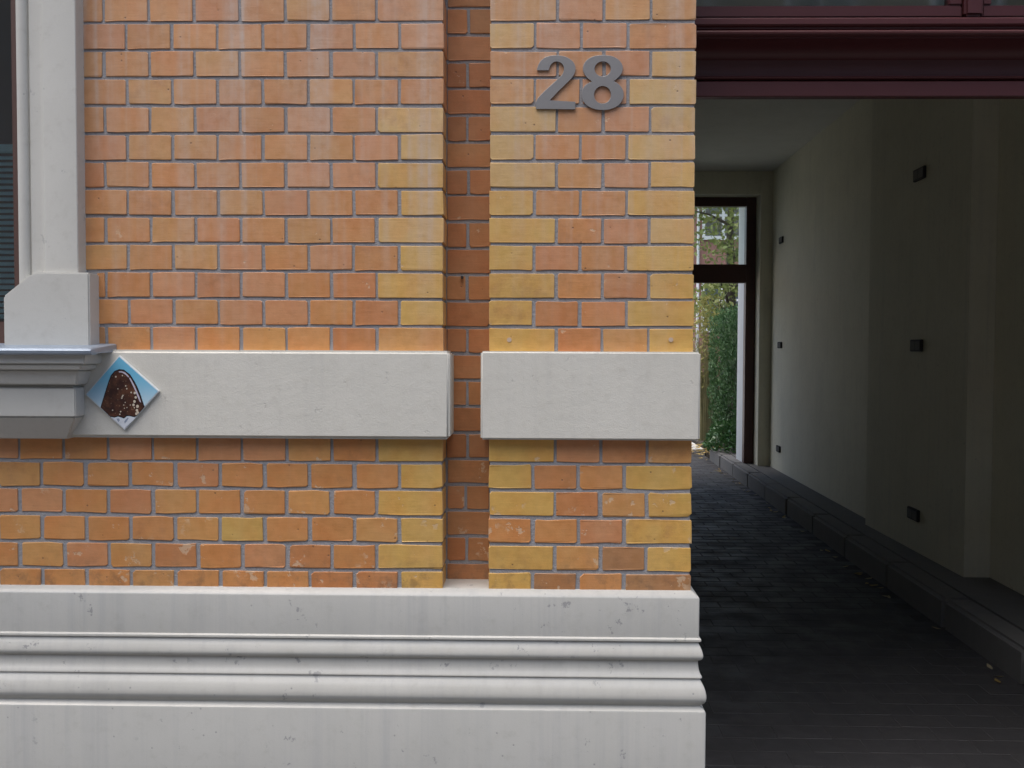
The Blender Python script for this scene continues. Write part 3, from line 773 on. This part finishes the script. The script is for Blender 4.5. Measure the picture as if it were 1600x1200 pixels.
mound = [(352,800),(372,740),(402,650),(450,505),(480,430),(520,382),(570,362),(622,368),(690,420),(735,490),(772,560),(808,650),(835,735),(862,795),(775,885),(740,902),(690,890),(655,888),(620,918),(590,905),(555,895),(510,908),(462,900)]
def grow(pts, k, ctr=(610, 700)): return [(ctr[0]+(x-ctr[0])*k, ctr[1]+(y-ctr[1])*k) for x, y in pts]
outl = [(345,800),(364,735),(393,645),(440,500),(471,422),(514,370),(570,348),(627,354),(700,410),(746,482),(784,554),(820,645),(848,733),(868,790),(778,893),(742,912),(690,900),(657,900),(620,930),(588,916),(553,906),(508,919),(458,908)]
sheet('outline_glaze', [tpt(*p) for p in reversed(outl)], 0.0096, mat_solid('tile_line', (0.012, 0.012, 0.02), .2))
sheet('chocolate_glaze', [tpt(*p) for p in reversed(mound)], 0.0101, tile_choc())
cream = [(470,918),(508,926),(553,914),(588,924),(620,938),(657,910),(690,910),(742,920),(764,915),(626,1048)]
sheet('cream_glaze', [tpt(*p) for p in reversed(cream)], 0.0096, mat_solid('tile_cream', (0.66, 0.70, 0.76), .2))
blu = mat_solid('tile_shade', (0.28, 0.33, 0.42), .2)
sheet('shade_glaze', [tpt(*p) for p in reversed([(535,932),(565,928),(572,950),(556,972),(545,955)])], 0.0100, blu)
sheet('shade_glaze', [tpt(*p) for p in reversed([(640,945),(668,918),(676,928),(655,962),(632,985),(626,965)])], 0.0100, blu)
lil = mat_solid('tile_highlight', (0.55, 0.52, 0.62), .2)
sheet('highlight_glaze', [tpt(*p) for p in reversed([(568,374),(600,372),(640,385),(676,420),(690,440),(678,446),(650,415),(612,390),(570,386)])], 0.0106, lil)
sheet('highlight_glaze', [tpt(*p) for p in reversed([(688,450),(702,448),(742,520),(778,600),(808,672),(828,738),(815,735),(784,665),(760,600),(725,525)])], 0.0106, lil)
nutm = mat_solid('tile_nut', (0.66, 0.58, 0.46), .25)
nuts = [(755,628,14),(765,680,14),(750,728,15),(738,768,14),(785,785,17),(778,832,15),(772,872,15),(790,858,13),(532,438,9),(610,424,7),(648,545,8),(660,578,8),(712,622,9),(600,690,8),(606,672,8),(614,658,8),(640,740,6),(622,770,6),(490,832,7),(585,848,8),(575,880,7),(630,808,6),(555,580,6),(660,800,6),(700,770,6),(748,800,7)]
for x, y, rr in nuts:
    c = tpt(x, y); rad = rr*TZ
    MB().prism([(c[0]+rad*math.cos(a*math.pi/4), c[1]+rad*1.15*math.sin(a*math.pi/4)) for a in range(8)], -0.0109, -0.0101).build('nut_glaze', nutm, tile)

# ------------------------------------------------------------------ fallen leaves along the kerb
leafm = [mat_leaf('dry_leaf_yellow', (0.42, 0.30, 0.08), (0.30, 0.20, 0.06), .6, .1), mat_leaf('dry_leaf_pale', (0.46, 0.40, 0.26), (0.34, 0.26, 0.14), .6, .1)]
lm = []
for i in range(4):
    q = random.Random(i); L = 0.026+0.012*q.random(); wd = L*0.36
    v = [(-L,0,.006),(-L*.4,-wd*.8,.003+.004*q.random()),(L*.3,-wd,.004),(L,0,.009),(L*.3,wd,.008*q.random()+.002),(-L*.4,wd*.8,.006),(0,0,.0005)]
    lm.append(MB().add(v, [(0,1,6),(1,2,6),(2,3,6),(3,4,6),(4,5,6),(5,0,6)]).mesh('leaf', leafm[i % 2], fix=False))
q = random.Random(31)
for i in range(46):
    yy = q.uniform(1.9, 10.5) if i < 34 else q.uniform(9.0, 12.2)
    xx = skx(KX, yy) - abs(q.gauss(0.03, 0.05)) - 0.03
    o = bpy.data.objects.new('fallen_leaf', lm[q.randrange(4)]); COL.objects.link(o)
    o.location = (xx, yy, -0.0035); o.rotation_euler = (q.gauss(0, .15), q.gauss(0, .15), q.uniform(0, 6.28))
    tag(o, 'small dry leaf lying in the gutter along the passage kerb', 'leaf', 'fallen leaves along the kerb')

# ------------------------------------------------------------------ greenery in the yard
def leaf_cloud(mb, centre_fn, n, size, q, up=0.3, slim=0.45):
    for _ in range(n):
        p, nrm = centre_fn(q)
        s_ = size*q.uniform(.6, 1.3)
        d = Vector((q.gauss(0, 1), q.gauss(0, 1), q.gauss(0, 1)+up)).normalized()
        d = (d + nrm*0.5).normalized()
        t = d.cross(Vector((q.gauss(0, 1), q.gauss(0, 1), q.gauss(0, 1)))).normalized()
        a = p - d*s_*.5; b_ = p + d*s_*.5; m1 = p + t*s_*slim*.5; m2 = p - t*s_*slim*.5
        i = len(mb.v); mb.v += [tuple(a), tuple(m1), tuple(b_), tuple(m2)]; mb.f.append((i, i+1, i+2, i+3))
# clipped conifer hedge along the bed
hedge = empty('conifer_hedge', (2.93, 12.1, 0.02))
tag(hedge, 'tall dark green clipped conifer hedge behind the yard door', 'hedge')
q = random.Random(3)
def hedge_pt(q):
    y = q.uniform(-1.3, 1.35); z = q.uniform(0.10, 1.0)**0.9*2.12
    bulge = 0.10*noise.noise(Vector((y*1.8, z*1.4, 3.1))) + 0.05*noise.noise(Vector((y*6, z*5, 9)))
    x = -0.06 + bulge + abs(q.gauss(0, .07)) - 0.03*math.sin(z*1.4)
    if q.random() < .12: z = 2.12 + q.uniform(-.05, .12); x = q.uniform(0, .8)
    return Vector((x + SK*y, y, z)), Vector((-.6, -.2, .7))
mb = MB(); leaf_cloud(mb, hedge_pt, 16000, 0.055, q, 0.9, 0.28)
mb.build('foliage', mat_leaf('conifer', (0.040, 0.105, 0.036), (0.072, 0.165, 0.050), .55, .15), hedge, fix=False)
MB().hexa([(0.14,-1.25,.02),(0.8,-1.25,.02),(0.8,1.3,.02),(0.14,1.3,.02),(0.12,-1.25,2.02),(0.8,-1.25,2.02),(0.8,1.3,2.02),(0.12,1.3,2.02)]).build('twig_core', M['bark'], hedge)
# low glossy shrub at its foot
shrub = empty('leafy_shrub', (2.68, 11.45, 0.165))
tag(shrub, 'low glossy green shrub spilling over the kerb by the yard door', 'shrub')
def shrub_pt(q):
    a = q.uniform(0, 6.283); e = q.uniform(0.02, 1.5); rr = q.uniform(.7, 1.0)
    d = Vector((math.cos(a)*math.cos(e)*.34, math.sin(a)*math.cos(e)*.62, math.sin(e)*.42))
    return d*rr + Vector((.14, 0, .01)), d.normalized()
mb = MB(); leaf_cloud(mb, shrub_pt, 2200, 0.062, q, 0.3, 0.55)
mb.build('foliage', mat_leaf('glossy_leaf', (0.045, 0.12, 0.04), (0.085, 0.19, 0.06), .30, .2), shrub, fix=False)
mb = MB()
for i in range(9):
    a = q.uniform(0, 6.28); mb.tube([(.14, 0, -.01), (.14+.12*math.cos(a), .2*math.sin(a), .2), (.14+.2*math.cos(a), .35*math.sin(a), .32)], [.007, .005, .003], 5)
mb.build('stem', M['bark'], shrub)
# dry reed clump beyond the kerb end
reed = empty('reed_clump', (3.02, 14.6, 0.02))
tag(reed, 'tall straw-coloured reed clump in the yard beside the hedge', 'grass clump')
mb = MB()
for i in range(420):
    a = q.uniform(0, 6.283); r0 = q.uniform(0, .16); hgt = q.uniform(1.1, 2.25); lean = q.uniform(.03, .34)
    p0 = Vector((r0*math.cos(a), r0*math.sin(a), 0)); d = Vector((math.cos(a), math.sin(a), 0))
    t = Vector((-math.sin(a+q.uniform(-1, 1)), math.cos(a), 0))*0.007
    pts = [p0 + d*lean*(s_**2) + Vector((0, 0, hgt*s_*(1-.12*s_))) for s_ in (0, .4, .75, 1.0)]
    for k in range(3):
        i0 = len(mb.v); mb.v += [tuple(pts[k]-t*(1-k*.28)), tuple(pts[k]+t*(1-k*.28)), tuple(pts[k+1]+t*(1-(k+1)*.28)), tuple(pts[k+1]-t*(1-(k+1)*.28))]; mb.f.append((i0, i0+1, i0+2, i0+3))
def reed_pt(q):
    a = q.uniform(0, 6.283); z = q.uniform(.9, 2.5); rr = q.uniform(.0, .32)
    return Vector((rr*math.cos(a), rr*math.sin(a), z)), Vector((0, 0, -.4))
mb2 = MB(); leaf_cloud(mb2, reed_pt, 1100, 0.10, q, -.2, .25)
mb.build('stalks', mat_leaf('straw', (0.19, 0.18, 0.09), (0.28, 0.26, 0.13), .7, .2), reed, fix=False)
mb2.build('foliage', mat_leaf('yellowing_leaf', (0.26, 0.27, 0.08), (0.40, 0.36, 0.12), .6, .3), reed, fix=False)
# tree with a thin crown
def make_tree(loc, h, spread, n, label, seed, c1, c2, size):
    q = random.Random(seed)
    t = empty('tree', loc); tag(t, label, 'tree', 'yard trees')
    mb = MB(); mb.tube([(0, 0, -.02), (.03, .02, h*.3), (-.02, .03, h*.6), (.05, 0, h*.95)], [.11, .09, .065, .02], 9)
    tips = []
    for i in range(15):
        z = h*q.uniform(.32, .88); a = q.uniform(0, 6.283); L = spread*q.uniform(.5, 1.0)
        p = [(0, 0, z), (math.cos(a)*L*.45, math.sin(a)*L*.45, z+L*.22), (math.cos(a)*L, math.sin(a)*L, z+L*q.uniform(-.15, .4))]
        mb.tube(p, [.035, .02, .006], 6); tips += [Vector(p[1]), Vector(p[2]), (Vector(p[1])+Vector(p[2]))/2]
    mb.build('trunk', M['bark'], t)
    def pt(q):
        c = q.choice(tips); return c + Vector((q.gauss(0, .28), q.gauss(0, .28), q.gauss(-.06, .22))), Vector((0, 0, -.2))
    mb = MB(); leaf_cloud(mb, pt, n, size, q, -.1, .5)
    mb.build('crown', mat_leaf('crown_leaf', c1, c2, .55, .35), t, fix=False)
    return t
make_tree((3.62, 15.4, 0.02), 6.2, 1.7, 3600, 'slender tree with dark trunk and thin yellow-green leaves beyond the hedge', 8, (0.12, 0.17, 0.045), (0.24, 0.27, 0.08), .11)
# leaf litter at the end of the kerb
q = random.Random(12); mb = MB()
for _ in range(260):
    p = Vector((skx(q.uniform(2.05, 2.75), 12.6), q.uniform(12.1, 13.9), .028)); s_ = q.uniform(.02, .045); a = q.uniform(0, 6.28)
    d = Vector((math.cos(a), math.sin(a), q.uniform(-.3, .3)))*s_; t = Vector((-math.sin(a), math.cos(a), q.uniform(-.3, .3)))*s_*.5
    i = len(mb.v); mb.v += [tuple(p-d), tuple(p+t), tuple(p+d), tuple(p-t)]; mb.f.append((i, i+1, i+2, i+3))
o = mb.build('leaf_litter', leafm[0], fix=False); tag(o, 'scattered yellow leaf litter at the end of the kerb', 'leaf litter', kind='stuff')

# ------------------------------------------------------------------ house across the yard
yh = empty('yard_house', (4.0, 32.0, -0.02))
tag(yh, 'pinkish brick house with white framed windows seen through the yard door', 'house')
def ypart(mb, name, mat, parent=None, **k):
    mb.v = [(x-4.0, y-24.0, z+0.02) for x, y, z in mb.v]
    return mb.build(name, mat, parent or yh, **k)
ypart(MB().box(5.0, 14, 24.0, 30, -0.02, 7.0), 'wall', M['farbrick'])
ypart(MB().box(-14, 4.998, 24.003, 30, -0.02, 5.2), 'bounce_wall', mat_plain('bounce_render', (0.72, 0.70, 0.64), 0.85, 0.15, 2.0, 0.3))  # unseen pale wall added to bounce light into the passage
ypart(MB().box(4.9, 14.3, 23.7, 30.3, 7.005, 7.3), 'roof', M['zinc'])
def ywin(x0, x1, z0, z1):
    f = MB().box(x0, x0+.10, 23.93, 23.998, z0, z1).box(x1-.10, x1, 23.93, 23.998, z0, z1).box(x0+.101, x1-.101, 23.93, 23.998, z0, z0+.13).box(x0+.101, x1-.101, 23.93, 23.998, z1-.10, z1)
    xm = (x0+x1)/2; zm = z0+(z1-z0)*.62
    f.box(xm-.05, xm+.05, 23.932, 23.997, z0+.131, z1-.101).box(x0+.101, xm-.051, 23.934, 23.996, zm-.04, zm+.04).box(xm+.051, x1-.101, 23.934, 23.996, zm-.04, zm+.04)
    fo = ypart(f, 'window', M['farwhite'])
    ypart(MB().box(x0+.09, x1-.09, 23.955, 23.965, z0+.12, z1-.09), 'pane', M['glass'], fo)
    ypart(MB().box(x0+.03, x1-.03, 23.985, 23.999, z0+.03, z1-.03), 'curtain', M['fargrey'], fo)
for z0, z1 in ((2.2, 4.0), (5.40, 6.75)):
    for x0 in (5.9, 8.4):
        ywin(x0, x0+1.45, z0, z1)
ypart(MB().box(5.0, 14, 23.86, 23.998, 4.02, 4.28), 'string_course', M['farwhite'], bevel=.02)
ypart(MB().tube([(5.76, 23.92, 0), (5.76, 23.92, 6.9)], .05, 8), 'downpipe', M['farwhite'])

# ------------------------------------------------------------------ unseen terrace behind the photographer, added to block low sky light
th = empty('terrace_blocker', (0, -15.0, 0))
tag(th, 'unseen plain terrace across the street, added to block low sky light', 'house')
MB().box(-40, 40, -8.0, 0.0, -0.28, 10.5).build('wall', mat_plain('terrace_render', (0.24, 0.225, 0.20), 0.85, 0.25, 0.7, 0.3), th)
MB().add([(-40.4, 0.4, 10.51), (40.4, 0.4, 10.51), (40.4, -4.0, 13.6), (-40.4, -4.0, 13.6), (40.4, -8.4, 10.51), (-40.4, -8.4, 10.51)], [(0,1,2,3),(3,2,4,5),(0,5,4,1),(0,3,5),(1,4,2)]).build('roof', mat_plain('terrace_tiles', (0.20, 0.09, 0.06), 0.8, 0.3, 2.0, 0.4), th)
tw = MB().box(-0.55, 0.55, 0.004, 0.05, 0, 1.7)
tw_me = tw.mesh('window', M['glass'])
twf = MB().box(-0.65, -0.551, 0.002, 0.07, -.1, 1.8).box(0.551, 0.65, 0.002, 0.07, -.1, 1.8).box(-0.55, 0.55, 0.002, 0.07, -.1, -.001).box(-0.55, 0.55, 0.002, 0.07, 1.701, 1.8).box(-.03, .03, 0.051, 0.068, 0, 1.7).mesh('frame', M['farwhite'])
for iz in range(3):
    for ix in range(-6, 7):
        a = bpy.data.objects.new('window', twf); COL.objects.link(a); a.parent = th; a.location = (ix*2.6, 0.0, 1.1+iz*3.2)
        b_ = bpy.data.objects.new('pane', tw_me); COL.objects.link(b_); b_.parent = a
